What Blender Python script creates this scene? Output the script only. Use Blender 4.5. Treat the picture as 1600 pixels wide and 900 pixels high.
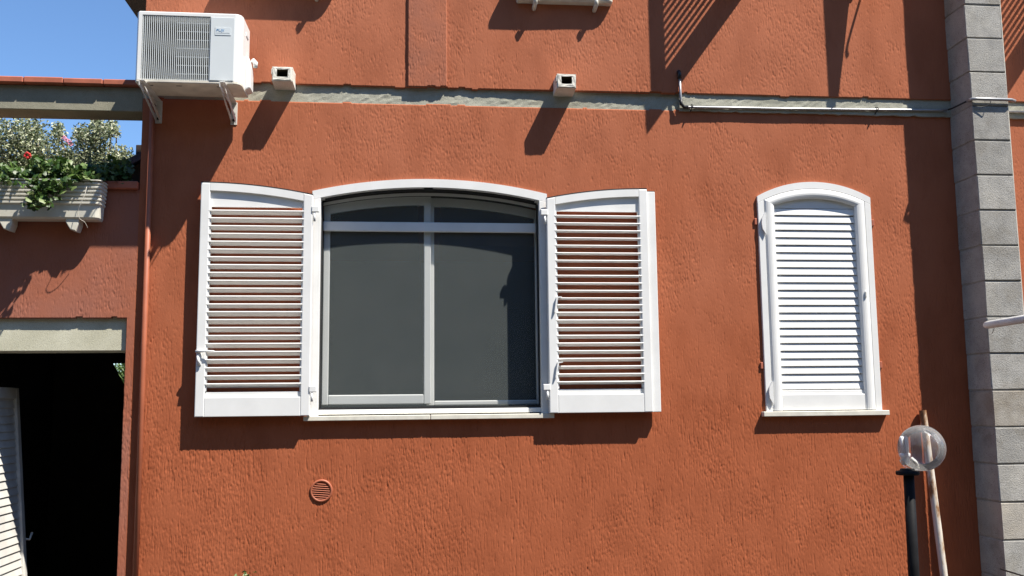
import bpy, bmesh, math, random
import numpy as np
from mathutils import Vector, Matrix

for o in list(bpy.data.objects):
    bpy.data.objects.remove(o, do_unlink=True)
S = bpy.context.scene
COL = S.collection
random.seed(7)
RNG = np.random.default_rng(11)

# ------------------------------------------------------------------ camera
# World: X right along the facade, Y into the house, Z up, wall face at y = 0.
DIST, EYE, FPX = 6.0, 1.6, 1490.0
PITCH, YAW, ROLL = .12258, .10931, .01073
FW = Vector((math.sin(YAW) * math.cos(PITCH), math.cos(YAW) * math.cos(PITCH), math.sin(PITCH)))
R0 = Vector((math.cos(YAW), -math.sin(YAW), 0))
U0 = R0.cross(FW)
RT = R0 * math.cos(ROLL) - U0 * math.sin(ROLL)
UP = U0 * math.cos(ROLL) + R0 * math.sin(ROLL)
cd = bpy.data.cameras.new('camera')
cam = bpy.data.objects.new('camera', cd)
COL.objects.link(cam)
cam.matrix_world = Matrix((
    (RT.x, UP.x, -FW.x, 0), (RT.y, UP.y, -FW.y, -DIST), (RT.z, UP.z, -FW.z, EYE), (0, 0, 0, 1)))
cd.sensor_fit = 'HORIZONTAL'
cd.sensor_width = 36
cd.lens = FPX / 1600 * 36
cd.clip_start = .05
cd.clip_end = 2000
S.camera = cam

def at(px, py, d=0.0):
    """surveyed point: where photo pixel (px, py) lies, d metres in front of the wall face"""
    v = FW * FPX + RT * (px - 800) + UP * (450 - py)
    t = (DIST - d) / v.y
    return Vector((v.x * t, -d, EYE + v.z * t))

# ------------------------------------------------------------------ sky, sun, exposure
SUN = Vector((1.30, -1.0, 2.67)).normalized()          # towards the sun
w = bpy.data.worlds.new('World')
S.world = w
w.use_nodes = True
nt = w.node_tree
bg = nt.nodes['Background']
sky = nt.nodes.new('ShaderNodeTexSky')
sky.sky_type = 'NISHITA'
sky.sun_disc = False
sky.sun_elevation = math.asin(SUN.z)
sky.sun_rotation = math.atan2(SUN.x, SUN.y)
sky.air_density = 1.0
sky.dust_density = .0
sky.ozone_density = 3.0
tint = nt.nodes.new('ShaderNodeMix')
tint.data_type = 'RGBA'
tint.blend_type = 'MULTIPLY'
tint.inputs[0].default_value = 1
nt.links.new(sky.outputs[0], tint.inputs[6])
tint.inputs[7].default_value = (.90, 1.07, 1.24, 1)     # clear deep blue day
nt.links.new(tint.outputs[2], bg.inputs[0])
bg.inputs[1].default_value = .085
sl = bpy.data.lights.new('sun', 'SUN')
sl.energy = 5.0
sl.angle = math.radians(.55)
sl.color = (1.0, .945, .85)
sun = bpy.data.objects.new('sun', sl)
COL.objects.link(sun)
sun.location = SUN * 30
sun.rotation_euler = SUN.to_track_quat('Z', 'Y').to_euler()
vs = S.view_settings
vs.view_transform = 'Standard'
vs.look = 'None'
vs.exposure = .86
vs.gamma = 1.0
vs.use_curve_mapping = False

# ------------------------------------------------------------------ materials
def new_mat(name):
    m = bpy.data.materials.new(name)
    m.use_nodes = True
    return m, m.node_tree, m.node_tree.nodes['Principled BSDF']

def ramp(nt, src, stops):
    r = nt.nodes.new('ShaderNodeValToRGB')
    while len(r.color_ramp.elements) < len(stops):
        r.color_ramp.elements.new(.5)
    for e, (p, c) in zip(r.color_ramp.elements, stops):
        e.position = p
        e.color = (*c, 1) if len(c) == 3 else c
    nt.links.new(src, r.inputs[0])
    return r.outputs[0]

def coords(nt, scale=(1, 1, 1), geo=True):
    m = nt.nodes.new('ShaderNodeMapping')
    m.inputs['Scale'].default_value = scale
    if geo:
        g = nt.nodes.new('ShaderNodeNewGeometry')
        nt.links.new(g.outputs['Position'], m.inputs[0])
    else:
        g = nt.nodes.new('ShaderNodeTexCoord')
        nt.links.new(g.outputs['Object'], m.inputs[0])
    return m.outputs[0]

def noise(nt, vec, scale, detail=4, rough=.55):
    n = nt.nodes.new('ShaderNodeTexNoise')
    n.inputs['Scale'].default_value = scale
    n.inputs['Detail'].default_value = detail
    n.inputs['Roughness'].default_value = rough
    nt.links.new(vec, n.inputs['Vector'])
    return n.outputs['Fac']

def mix(nt, fac, a, b, mode='MIX'):
    m = nt.nodes.new('ShaderNodeMix')
    m.data_type = 'RGBA'
    m.blend_type = mode
    for i, v in ((0, fac), (6, a), (7, b)):
        if hasattr(v, 'node'):
            nt.links.new(v, m.inputs[i])
        elif i == 0:
            m.inputs[i].default_value = v
        else:
            m.inputs[i].default_value = (*v, 1)
    return m.outputs[2]

def math_n(nt, op, a, b=None, clamp=False):
    m = nt.nodes.new('ShaderNodeMath')
    m.operation = op
    m.use_clamp = clamp
    for i, v in enumerate((a, b)):
        if v is None:
            continue
        if hasattr(v, 'node'):
            nt.links.new(v, m.inputs[i])
        else:
            m.inputs[i].default_value = v
    return m.outputs[0]

def bump(nt, bsdf, h, strength=.3, dist=.002):
    b = nt.nodes.new('ShaderNodeBump')
    b.inputs['Strength'].default_value = strength
    b.inputs['Distance'].default_value = dist
    nt.links.new(h, b.inputs['Height'])
    nt.links.new(b.outputs[0], bsdf.inputs['Normal'])

def plain(name, c, rough=.5, metal=0.0, var=.12, vscale=6, bscale=0, bstr=.2, bdist=.001, spec=.5):
    m, nt, b = new_mat(name)
    v = coords(nt)
    f = noise(nt, v, vscale, 5)
    col = ramp(nt, f, [(.3, tuple(x * (1 - var) for x in c)), (.7, tuple(min(1, x * (1 + var)) for x in c))])
    nt.links.new(col, b.inputs['Base Color'])
    b.inputs['Roughness'].default_value = rough
    b.inputs['Metallic'].default_value = metal
    b.inputs['Specular IOR Level'].default_value = spec
    if bscale:
        bump(nt, b, noise(nt, v, bscale, 4), bstr, bdist)
    return m

def stucco(name):
    m, nt, b = new_mat(name)
    v = coords(nt)
    big = noise(nt, v, 1.1, 5, .6)
    mid = noise(nt, coords(nt, (1, 1, .45)), 5.0, 5, .6)
    sep = nt.nodes.new('ShaderNodeSeparateXYZ')
    nt.links.new(v, sep.inputs[0])
    # paint faded by weather towards the upper storey
    hgt = math_n(nt, 'MULTIPLY_ADD', sep.outputs['Z'], .30)
    hgt.node.inputs[2].default_value = -.42
    fade = math_n(nt, 'ADD', hgt, math_n(nt, 'MULTIPLY_ADD', big, .9), True)
    fade.node.inputs[1].links[0].from_node.inputs[2].default_value = -.45
    base = mix(nt, fade, (.376, .110, .050), (.442, .160, .090))
    blot = ramp(nt, mid, [(.34, (.88, .86, .85)), (.52, (1, 1, 1)), (.7, (1.06, 1.08, 1.09))])
    col = mix(nt, 1.0, base, blot, 'MULTIPLY')
    # greyer chalky bloom on the terrace side and on the pilaster
    left = math_n(nt, 'LESS_THAN', sep.outputs['X'], -1.655)
    dustf = math_n(nt, 'MULTIPLY', left, ramp(nt, noise(nt, v, 2.2, 4), [(.30, (.25,) * 3), (.62, (.85,) * 3)]), True)
    col = mix(nt, dustf, col, (.34, .140, .100))
    p1 = math_n(nt, 'GREATER_THAN', sep.outputs['X'], -.004)
    p2 = math_n(nt, 'LESS_THAN', sep.outputs['X'], .246)
    p3 = math_n(nt, 'GREATER_THAN', sep.outputs['Z'], 3.6)
    pil = math_n(nt, 'MULTIPLY', math_n(nt, 'MULTIPLY', p1, p2), p3)
    pil = math_n(nt, 'MULTIPLY', pil, ramp(nt, noise(nt, v, 7, 5), [(.3, (.25,) * 3), (.7, (.80,) * 3)]))
    col = mix(nt, pil, col, (.34, .138, .092))
    nt.links.new(col, b.inputs['Base Color'])
    b.inputs['Roughness'].default_value = .95
    b.inputs['Specular IOR Level'].default_value = .04
    h = math_n(nt, 'ADD', noise(nt, v, 300, 2), noise(nt, coords(nt, (1, 1, .3)), 190, 2))
    bump(nt, b, h, .34, .0018)
    return m

def concrete(name, a, c, scale=14, pits=True, bstr=.6, each=0.0):
    m, nt, b = new_mat(name)
    v = coords(nt)
    f = noise(nt, v, scale, 8, .65)
    col = ramp(nt, f, [(.3, a), (.7, c)])
    fine = noise(nt, v, 240, 3, .7)
    col = mix(nt, .6, col, ramp(nt, fine, [(.34, (.45, .45, .45)), (.48, (1, 1, 1)), (.66, (1.12, 1.12, 1.12))]), 'MULTIPLY')
    if each:                                      # blocks differ from one another
        oi = nt.nodes.new('ShaderNodeObjectInfo')
        col = mix(nt, 1.0, col, ramp(nt, oi.outputs['Random'], [(0, (1 - each,) * 3), (1, (1 + each,) * 3)]), 'MULTIPLY')
        pit = ramp(nt, noise(nt, v, 130, 2, .5), [(.27, (.22, .21, .2)), (.36, (1, 1, 1))])
        col = mix(nt, 1.0, col, pit, 'MULTIPLY')
        col = mix(nt, .8, col, ramp(nt, noise(nt, v, 3.1, 6, .7), [(.35, (.78, .74, .68)), (.5, (1, 1, 1)), (.66, (1.1, 1.08, 1.04))]), 'MULTIPLY')
    nt.links.new(col, b.inputs['Base Color'])
    b.inputs['Roughness'].default_value = .9
    b.inputs['Specular IOR Level'].default_value = .2
    h = math_n(nt, 'ADD', fine, noise(nt, v, 150, 2))
    bump(nt, b, h, bstr, .0028)
    return m

def rust_paint(name):
    m, nt, b = new_mat(name)
    v = coords(nt, (1, 1, .25))
    f = noise(nt, v, 17, 8, .68)
    sep = nt.nodes.new('ShaderNodeSeparateXYZ')
    nt.links.new(coords(nt), sep.inputs[0])
    top = math_n(nt, 'MULTIPLY_ADD', sep.outputs['Z'], .16)
    top.node.inputs[2].default_value = -.16
    f = math_n(nt, 'ADD', f, top)
    col = ramp(nt, f, [(.47, (.66, .60, .53)), (.53, (.52, .40, .29)), (.59, (.27, .12, .045)), (.70, (.10, .045, .02))])
    nt.links.new(col, b.inputs['Base Color'])
    b.inputs['Roughness'].default_value = .7
    bump(nt, b, f, .4, .002)
    return m

def leaf_mat(name, stops, rough=.45, trans=.25):
    m, nt, b = new_mat(name)
    a = nt.nodes.new('ShaderNodeAttribute')
    a.attribute_name = 'tint'
    col = ramp(nt, a.outputs['Fac'], stops)
    nt.links.new(col, b.inputs['Base Color'])
    b.inputs['Roughness'].default_value = rough
    t = nt.nodes.new('ShaderNodeBsdfTranslucent')
    nt.links.new(col, t.inputs[0])
    ms = nt.nodes.new('ShaderNodeMixShader')
    ms.inputs[0].default_value = trans
    nt.links.new(b.outputs[0], ms.inputs[1])
    nt.links.new(t.outputs[0], ms.inputs[2])
    nt.links.new(ms.outputs[0], nt.nodes['Material Output'].inputs[0])
    return m

def screen_mat(name):
    m, nt, b = new_mat(name)
    v = coords(nt)
    f = noise(nt, v, 3.2, 3)
    nt.links.new(ramp(nt, f, [(.3, (.215, .25, .252)), (.7, (.25, .28, .278))]), b.inputs['Base Color'])
    b.inputs['Roughness'].default_value = .8
    b.inputs['Specular IOR Level'].default_value = .1
    tr = nt.nodes.new('ShaderNodeBsdfTransparent')
    ms = nt.nodes.new('ShaderNodeMixShader')
    ms.inputs[0].default_value = .28
    nt.links.new(tr.outputs[0], ms.inputs[1])
    nt.links.new(b.outputs[0], ms.inputs[2])
    nt.links.new(ms.outputs[0], nt.nodes['Material Output'].inputs[0])
    return m

def glass_mat(name, refl=1.0, haze=0.0, tint=(1, 1, 1)):
    m, nt, b = new_mat(name)
    nt.nodes.remove(b)
    tr = nt.nodes.new('ShaderNodeBsdfTransparent')
    tr.inputs[0].default_value = (*tint, 1)
    gl = nt.nodes.new('ShaderNodeBsdfGlossy')
    gl.inputs['Roughness'].default_value = .03
    fr = nt.nodes.new('ShaderNodeFresnel')
    fr.inputs[0].default_value = 1.45
    ff = math_n(nt, 'MULTIPLY', fr.outputs[0], refl, True)
    ms = nt.nodes.new('ShaderNodeMixShader')
    nt.links.new(ff, ms.inputs[0])
    nt.links.new(tr.outputs[0], ms.inputs[1])
    nt.links.new(gl.outputs[0], ms.inputs[2])
    out = ms.outputs[0]
    if haze:
        df = nt.nodes.new('ShaderNodeBsdfDiffuse')
        df.inputs[0].default_value = (.8, .78, .76, 1)
        hz = math_n(nt, 'MULTIPLY', ramp(nt, noise(nt, coords(nt), 22, 5), [(.3, (.6,) * 3), (.7, (1.3,) * 3)]), haze, True)
        lw = nt.nodes.new('ShaderNodeLayerWeight')
        lw.inputs[0].default_value = .35
        hz = math_n(nt, 'ADD', hz, math_n(nt, 'MULTIPLY', lw.outputs['Facing'], haze * 1.1), True)
        m2 = nt.nodes.new('ShaderNodeMixShader')
        nt.links.new(hz, m2.inputs[0])
        nt.links.new(out, m2.inputs[1])
        nt.links.new(df.outputs[0], m2.inputs[2])
        out = m2.outputs[0]
    nt.links.new(out, nt.nodes['Material Output'].inputs[0])
    return m

M = {
    'stucco': stucco('terracotta_stucco'),
    'terra_paint': plain('terracotta_paint', (.37, .108, .052), .55, var=.1, vscale=9, bscale=60, bstr=.15),
    'tile': plain('terracotta_tile', (.42, .125, .07), .8, var=.25, vscale=7, bscale=120, bstr=.3),
    'band': concrete('bare_concrete_band', (.33, .325, .26), (.47, .46, .38), 6, bstr=.5),
    'beam': concrete('bare_concrete_beam', (.25, .24, .18), (.36, .34, .26), 5, bstr=.5),
    'lintel': concrete('plastered_lintel', (.50, .48, .36), (.62, .60, .47), 5, bstr=.35),
    'block': concrete('grey_block', (.31, .30, .28), (.45, .435, .405), 9, bstr=1.0, each=.08),
    'block2': concrete('pinkish_block', (.34, .31, .27), (.49, .455, .40), 7, bstr=1.0, each=.07),
    'mortar': concrete('mortar', (.26, .25, .225), (.40, .38, .34), 20, bstr=.8),
    'white': plain('white_lacquer', (.80, .80, .785), .38, var=.045, vscale=7),
    'white2': plain('white_lacquer_slat', (.83, .82, .795), .42, var=.03, vscale=9),
    'sash': plain('white_sash', (.78, .79, .77), .35, var=.03),
    'ac': plain('ivory_enamel', (.80, .80, .78), .35, var=.03, vscale=3),
    'ac_panel': plain('pale_grey_enamel', (.66, .70, .71), .35, var=.03, vscale=3),
    'ac_dirty': plain('stained_enamel', (.70, .65, .55), .6, var=.18, vscale=9),
    'galv': plain('painted_steel', (.66, .65, .61), .45, var=.12, vscale=20),
    'dark': plain('dark_metal', (.014, .014, .015), .6, var=.2),
    'gasket': plain('black_gasket', (.012, .012, .013), .6, var=.2),
    'blackpole': plain('black_pole_paint', (.012, .012, .013), .6, spec=.12, var=.3, vscale=12, bscale=80, bstr=.2),
    'sill': plain('pale_stone', (.70, .67, .58), .55, var=.12, vscale=18, bscale=90, bstr=.2),
    'spout': concrete('white_painted_concrete', (.66, .63, .55), (.80, .78, .71), 10, bstr=.35),
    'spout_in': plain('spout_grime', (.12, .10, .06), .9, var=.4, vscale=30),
    'plastic': plain('cream_plastic', (.68, .65, .56), .5, var=.1, vscale=12),
    'dusty': plain('dusty_white_paint', (.60, .585, .55), .7, var=.12, vscale=8),
    'soil': plain('potting_soil', (.05, .035, .025), .95, var=.4, vscale=40),
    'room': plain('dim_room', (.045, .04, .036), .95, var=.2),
    'eave': plain('dark_timber', (.035, .022, .018), .8, var=.3, vscale=10),
    'slate': plain('violet_grey_roof', (.16, .16, .22), .8, var=.25, vscale=14),
    'conduit': plain('grey_conduit', (.36, .36, .37), .35, metal=.4, var=.1, vscale=30),
    'wire': plain('black_wire', (.015, .015, .017), .5, var=.2),
    'twine': plain('pale_twine', (.62, .58, .5), .8, var=.2),
    'rust': rust_paint('rusty_white_paint'),
    'bulb': plain('lamp_tube_white', (.85, .85, .83), .3, var=.02),
    'pave': concrete('asphalt_paving', (.042, .038, .034), (.066, .060, .053), 4, bstr=.4),
    'sky_blocker': plain('added_dark_slope', (.035, .045, .022), .95, var=.5, vscale=1.5),  # dark cover of the added slope that holds back sky light
    'bark': plain('bark', (.11, .08, .055), .9, var=.3, vscale=40),
    'blue': plain('badge_blue', (.03, .19, .42), .4, var=.02),
    'badge': plain('badge_silver', (.66, .71, .73), .35, var=.02),
    'badge_grey': plain('badge_grey_print', (.48, .53, .56), .5, var=.02),
    'red': plain('red_petals', (.62, .03, .025), .5, var=.2, vscale=60),
    'pink': plain('pink_petals', (.70, .30, .42), .5, var=.25, vscale=60),
    'ivy': leaf_mat('trailing_leaves', [(0, (.022, .05, .010)), (.45, (.05, .105, .018)), (.8, (.10, .17, .035)), (1, (.24, .30, .12))]),
    'varieg': leaf_mat('variegated_leaves', [(0, (.05, .075, .03)), (.4, (.13, .165, .075)), (.7, (.33, .36, .20)), (1, (.56, .57, .42))]),
    'palm': leaf_mat('palm_leaves', [(0, (.05, .10, .02)), (1, (.16, .24, .07))]),
    'screen': screen_mat('insect_mesh'),
    'glass': glass_mat('window_glass', .35, 0, (.75, .8, .78)),
    'globe': glass_mat('clear_globe', 1.0, .085),
}

# ------------------------------------------------------------------ mesh helpers
def link(name, me, mat=None, parent=None, smooth=False):
    if mat is not None:
        me.materials.append(M[mat] if isinstance(mat, str) else mat)
    if smooth:
        me.polygons.foreach_set('use_smooth', [True] * len(me.polygons))
    o = bpy.data.objects.new(name, me)
    COL.objects.link(o)
    if parent is not None:
        o.parent = parent
    return o

def from_py(name, vs, fs):
    me = bpy.data.meshes.new(name)
    me.from_pydata([tuple(v) for v in vs], [], fs)
    me.update()
    return me

def bm_mesh(name, bm):
    bmesh.ops.recalc_face_normals(bm, faces=bm.faces)
    me = bpy.data.meshes.new(name)
    bm.to_mesh(me)
    bm.free()
    return me

def rel(p, parent):
    """world point -> parent's space (parents here carry location, and maybe a Z turn)"""
    return p if parent is None else p

def thing(name, label, cat, loc=(0, 0, 0), rz=0.0, group=None):
    e = bpy.data.objects.new(name, None)
    e.empty_display_size = .1
    COL.objects.link(e)
    e.location = loc
    e.rotation_euler = (0, 0, rz)
    e['label'] = label
    e['category'] = cat
    if group:
        e['group'] = group
    return e

def tag(o, label, cat, group=None, kind=None):
    o['label'] = label
    o['category'] = cat
    if group:
        o['group'] = group
    if kind:
        o['kind'] = kind
    return o

def adopt(parent, *objs):
    """parent objects built in world space; parent only carries a location"""
    for o in objs:
        o.parent = parent
        o.matrix_parent_inverse = Matrix.Translation(-Vector(parent.location))
    return objs[0]

def box_bm(bm, x0, x1, y0, y1, z0, z1):
    r = bmesh.ops.create_cube(bm, size=1)
    for v in r['verts']:
        v.co = Vector(((x0 + x1) / 2 + v.co.x * (x1 - x0), (y0 + y1) / 2 + v.co.y * (y1 - y0), (z0 + z1) / 2 + v.co.z * (z1 - z0)))
    return r['verts']

def box(name, x0, x1, y0, y1, z0, z1, mat, parent=None, bev=.003, seg=1):
    bm = bmesh.new()
    box_bm(bm, x0, x1, y0, y1, z0, z1)
    if bev:
        bmesh.ops.bevel(bm, geom=bm.edges[:], offset=bev, segments=seg, affect='EDGES', profile=.5)
    return link(name, bm_mesh(name, bm), mat, parent)

def prism_xz(name, pts, y0, y1, mat, parent=None, bev=0.0):
    """polygon in the facade plane (x, z), given depth y0..y1"""
    bm = bmesh.new()
    a = [bm.verts.new((x, y0, z)) for x, z in pts]
    b = [bm.verts.new((x, y1, z)) for x, z in pts]
    bm.faces.new(a)
    bm.faces.new(b[::-1])
    n = len(pts)
    for i in range(n):
        bm.faces.new((a[i], b[i], b[(i + 1) % n], a[(i + 1) % n]))
    if bev:
        bmesh.ops.recalc_face_normals(bm, faces=bm.faces)
        ed = [e for e in bm.edges if abs(e.verts[0].co.y - y0) < 1e-6 and abs(e.verts[1].co.y - y0) < 1e-6]
        bmesh.ops.bevel(bm, geom=ed, offset=bev, segments=2, affect='EDGES', profile=.5)
    return link(name, bm_mesh(name, bm), mat, parent)

def prism_xy(name, pts, z0, z1, mat, parent=None):
    bm = bmesh.new()
    a = [bm.verts.new((x, y, z0)) for x, y in pts]
    b = [bm.verts.new((x, y, z1)) for x, y in pts]
    bm.faces.new(a)
    bm.faces.new(b[::-1])
    n = len(pts)
    for i in range(n):
        bm.faces.new((a[i], b[i], b[(i + 1) % n], a[(i + 1) % n]))
    return link(name, bm_mesh(name, bm), mat, parent)

def strip_xz(name, lower, upper, y0, y1, mat, parent=None, round_=0.0):
    """curved bar: lower and upper edges as (x, z) rows of equal length, front face optionally rounded"""
    vs, fs = [], []
    n = len(lower)
    if round_:
        prof = []
        for k in range(7):
            t = k / 6
            prof.append((t, round_ * math.sin(math.pi * t) ** .7))
    else:
        prof = [(0, 0), (1, 0)]
    m = len(prof)
    for (xa, za), (xb, zb) in zip(lower, upper):
        for t, r in prof:
            vs.append((xa + (xb - xa) * t, y0 - r, za + (zb - za) * t))
        vs.append((xb, y1, zb))
        vs.append((xa, y1, za))
    k = m + 2
    for i in range(n - 1):
        for j in range(k):
            a, b = i * k + j, i * k + (j + 1) % k
            fs.append((a, b, b + k, a + k))
    fs.append(tuple(range(k))[::-1])
    fs.append(tuple((n - 1) * k + j for j in range(k)))
    me = from_py(name, vs, fs)
    bm = bmesh.new()
    bm.from_mesh(me)
    bpy.data.meshes.remove(me)
    return link(name, bm_mesh(name, bm), mat, parent)

def tube_bm(bm, pts, rads, n=10, caps=True):
    pts = [Vector(p) for p in pts]
    if not hasattr(rads, '__len__'):
        rads = [rads] * len(pts)
    rings = []
    ref = None
    for i, p in enumerate(pts):
        t = (pts[min(i + 1, len(pts) - 1)] - pts[max(i - 1, 0)]).normalized()
        if ref is None:
            ref = Vector((0, 0, 1)) if abs(t.z) < .9 else Vector((1, 0, 0))
        a = (ref - t * ref.dot(t)).normalized()
        ref = a
        b = t.cross(a)
        rings.append([bm.verts.new(p + (a * math.cos(k * 2 * math.pi / n) + b * math.sin(k * 2 * math.pi / n)) * rads[i]) for k in range(n)])
    for i in range(len(rings) - 1):
        for k in range(n):
            bm.faces.new((rings[i][k], rings[i][(k + 1) % n], rings[i + 1][(k + 1) % n], rings[i + 1][k]))
    if caps:
        bm.faces.new(rings[0][::-1])
        bm.faces.new(rings[-1])

def tube(name, pts, rads, mat, parent=None, n=10, smooth=True):
    bm = bmesh.new()
    tube_bm(bm, pts, rads, n)
    return link(name, bm_mesh(name, bm), mat, parent, smooth)

def lathe(name, prof, mat, parent=None, n=32, mtx=None, smooth=True):
    """profile of (radius, height), turned about local Z, then moved by mtx"""
    vs, fs = [], []
    for r, h in prof:
        for k in range(n):
            a = 2 * math.pi * k / n
            vs.append(Vector((r * math.cos(a), r * math.sin(a), h)))
    for i in range(len(prof) - 1):
        for k in range(n):
            fs.append((i * n + k, i * n + (k + 1) % n, (i + 1) * n + (k + 1) % n, (i + 1) * n + k))
    if mtx:
        vs = [mtx @ v for v in vs]
    return link(name, from_py(name, vs, fs), mat, parent, smooth)

def bez(pts, n=8):
    """Catmull-Rom through points"""
    P = [Vector(p) for p in pts]
    out = []
    for i in range(len(P) - 1):
        p0, p1, p2, p3 = P[max(i - 1, 0)], P[i], P[i + 1], P[min(i + 2, len(P) - 1)]
        for k in range(n):
            t = k / n
            out.append(.5 * ((2 * p1) + (p2 - p0) * t + (2 * p0 - 5 * p1 + 4 * p2 - p3) * t * t + (3 * p1 - p0 - 3 * p2 + p3) * t ** 3))
    out.append(P[-1])
    return out

def leaves(name, centres, size, mat, parent=None, up=.35, asp=.75, tint=(0, 1), lobed=False, out=None):
    """many small folded leaves, each its own little faces, scattered round the given centres"""
    n = len(centres)
    c = np.asarray(centres, float)
    nrm = RNG.normal(size=(n, 3))
    nrm[:, 2] = np.abs(nrm[:, 2]) * .8 + up
    nrm[:, 1] -= .45
    nrm /= np.linalg.norm(nrm, axis=1)[:, None]
    r = RNG.normal(size=(n, 3))
    a = np.cross(nrm, r)
    a /= np.linalg.norm(a, axis=1)[:, None]
    b = np.cross(nrm, a)
    s = size * RNG.uniform(.6, 1.3, n)[:, None]
    fold = nrm * s * .18
    if lobed:
        ang = np.linspace(-2.6, 2.6, 9)
        rad = np.array([.75, 1, .72, 1.05, .95, 1.05, .72, 1, .75]) * .62
        V = [c + fold * .6]
        for t, q in zip(ang, rad):
            V.append(c + (a * math.cos(t) + b * math.sin(t)) * s * q)
        k = len(V)
        F = [[0, i, i + 1] for i in range(1, k - 1)]
    else:
        V = [c - a * s * .5, c + b * s * asp * .5 + fold, c + a * s * .5, c - b * s * asp * .5 + fold]
        k = 4
        F = [[0, 1, 2], [0, 2, 3]]
    verts = np.stack(V, 1).reshape(-1, 3)
    faces = (np.array(F)[None] + (np.arange(n) * k)[:, None, None]).reshape(-1, 3)
    me = bpy.data.meshes.new(name)
    me.vertices.add(len(verts))
    me.vertices.foreach_set('co', verts.ravel().astype(np.float32))
    me.loops.add(faces.size)
    me.loops.foreach_set('vertex_index', faces.ravel().astype(np.int32))
    me.polygons.add(len(faces))
    me.polygons.foreach_set('loop_start', (np.arange(len(faces)) * 3).astype(np.int32))
    me.update(calc_edges=True)
    at_ = me.attributes.new('tint', 'FLOAT', 'POINT')
    t = np.repeat(RNG.uniform(tint[0], tint[1], n), k)
    at_.data.foreach_set('value', t.astype(np.float32))
    o = link(name, me, mat, parent)
    o['kind'] = 'stuff'
    return o

# ------------------------------------------------------------------ ground
def build_ground():
    gx_ = [-420, -60, -30, -15, -8, 0, 8, 15, 30, 60, 420]
    gy = [(-420, 60), (-60, 22.0), (-34, 18.5), (-22, 14.5), (-14, 9.0), (-11, 4.5), (-9.5, 1.2), (-8.6, 0), (0, 0), (12, 0), (420, 0)]  # rise behind the camera is added to block low sky and deepen shadows
    vs, fs = [], []
    n = len(gx_)
    for y, z in gy:
        for x in gx_:
            vs.append((x, y, z + (.5 * math.sin(x * .35) + .3 * math.sin(x * .9 + y) if z > 1 else 0)))
    for i in range(len(gy) - 1):
        for j in range(n - 1):
            a = i * n + j
            fs.append((a, a + 1, a + n + 1, a + n))
    me = from_py('ground', vs, fs)
    me.materials.append(M['pave'])
    me.materials.append(M['sky_blocker'])
    for p in me.polygons:
        p.material_index = 1 if p.center.z > .1 else 0
    o = link('ground', me)
    o['kind'] = 'structure'
    o['label'] = 'dark paved yard with an added unseen slope behind the viewer that blocks low sky light'
build_ground()

# ------------------------------------------------------------------ the house
house = thing('house', 'terracotta stuccoed house front with concrete band, doorway and terrace parapet', 'house', (0, 0, 0))
BX0 = -1.655                                     # left edge of the tall block
ZB0, ZB1 = 3.538, 3.647                          # concrete band

def fft_noise(shape, res, sx, sz, seed, rz=None):
    r = np.random.default_rng(seed).normal(size=shape)
    fx = np.fft.fftfreq(shape[1], res)
    fz = np.fft.fftfreq(shape[0], rz or res)
    k = np.exp(-2 * math.pi ** 2 * ((sx * fx[None]) ** 2 + (sz * fz[:, None]) ** 2))
    n = np.fft.ifft2(np.fft.fft2(r) * k).real
    return n / n.std()

def sstep(a, lo, hi):
    t = np.clip((a - lo) / (hi - lo), 0, 1)
    return t * t * (3 - 2 * t)

def arch_top(x, xc, half, zs, zc):
    """circular arch: springing height zs at +-half, crown zc"""
    s = zc - zs
    R = (half * half + s * s) / (2 * s)
    return zc - R + np.sqrt(np.maximum(R * R - (x - xc) ** 2, 0))

WX, WH, WZS, WZC = .145, .745, 2.955, 3.042          # big window: centre, half width, springing, crown
SX, SH, SZS, SZC = 2.690, .392, 2.960, 3.061         # small window
DOOR = (-2.93, -1.702, 1.955, 2.152)                  # doorway left, right, lintel underside, lintel top

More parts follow.
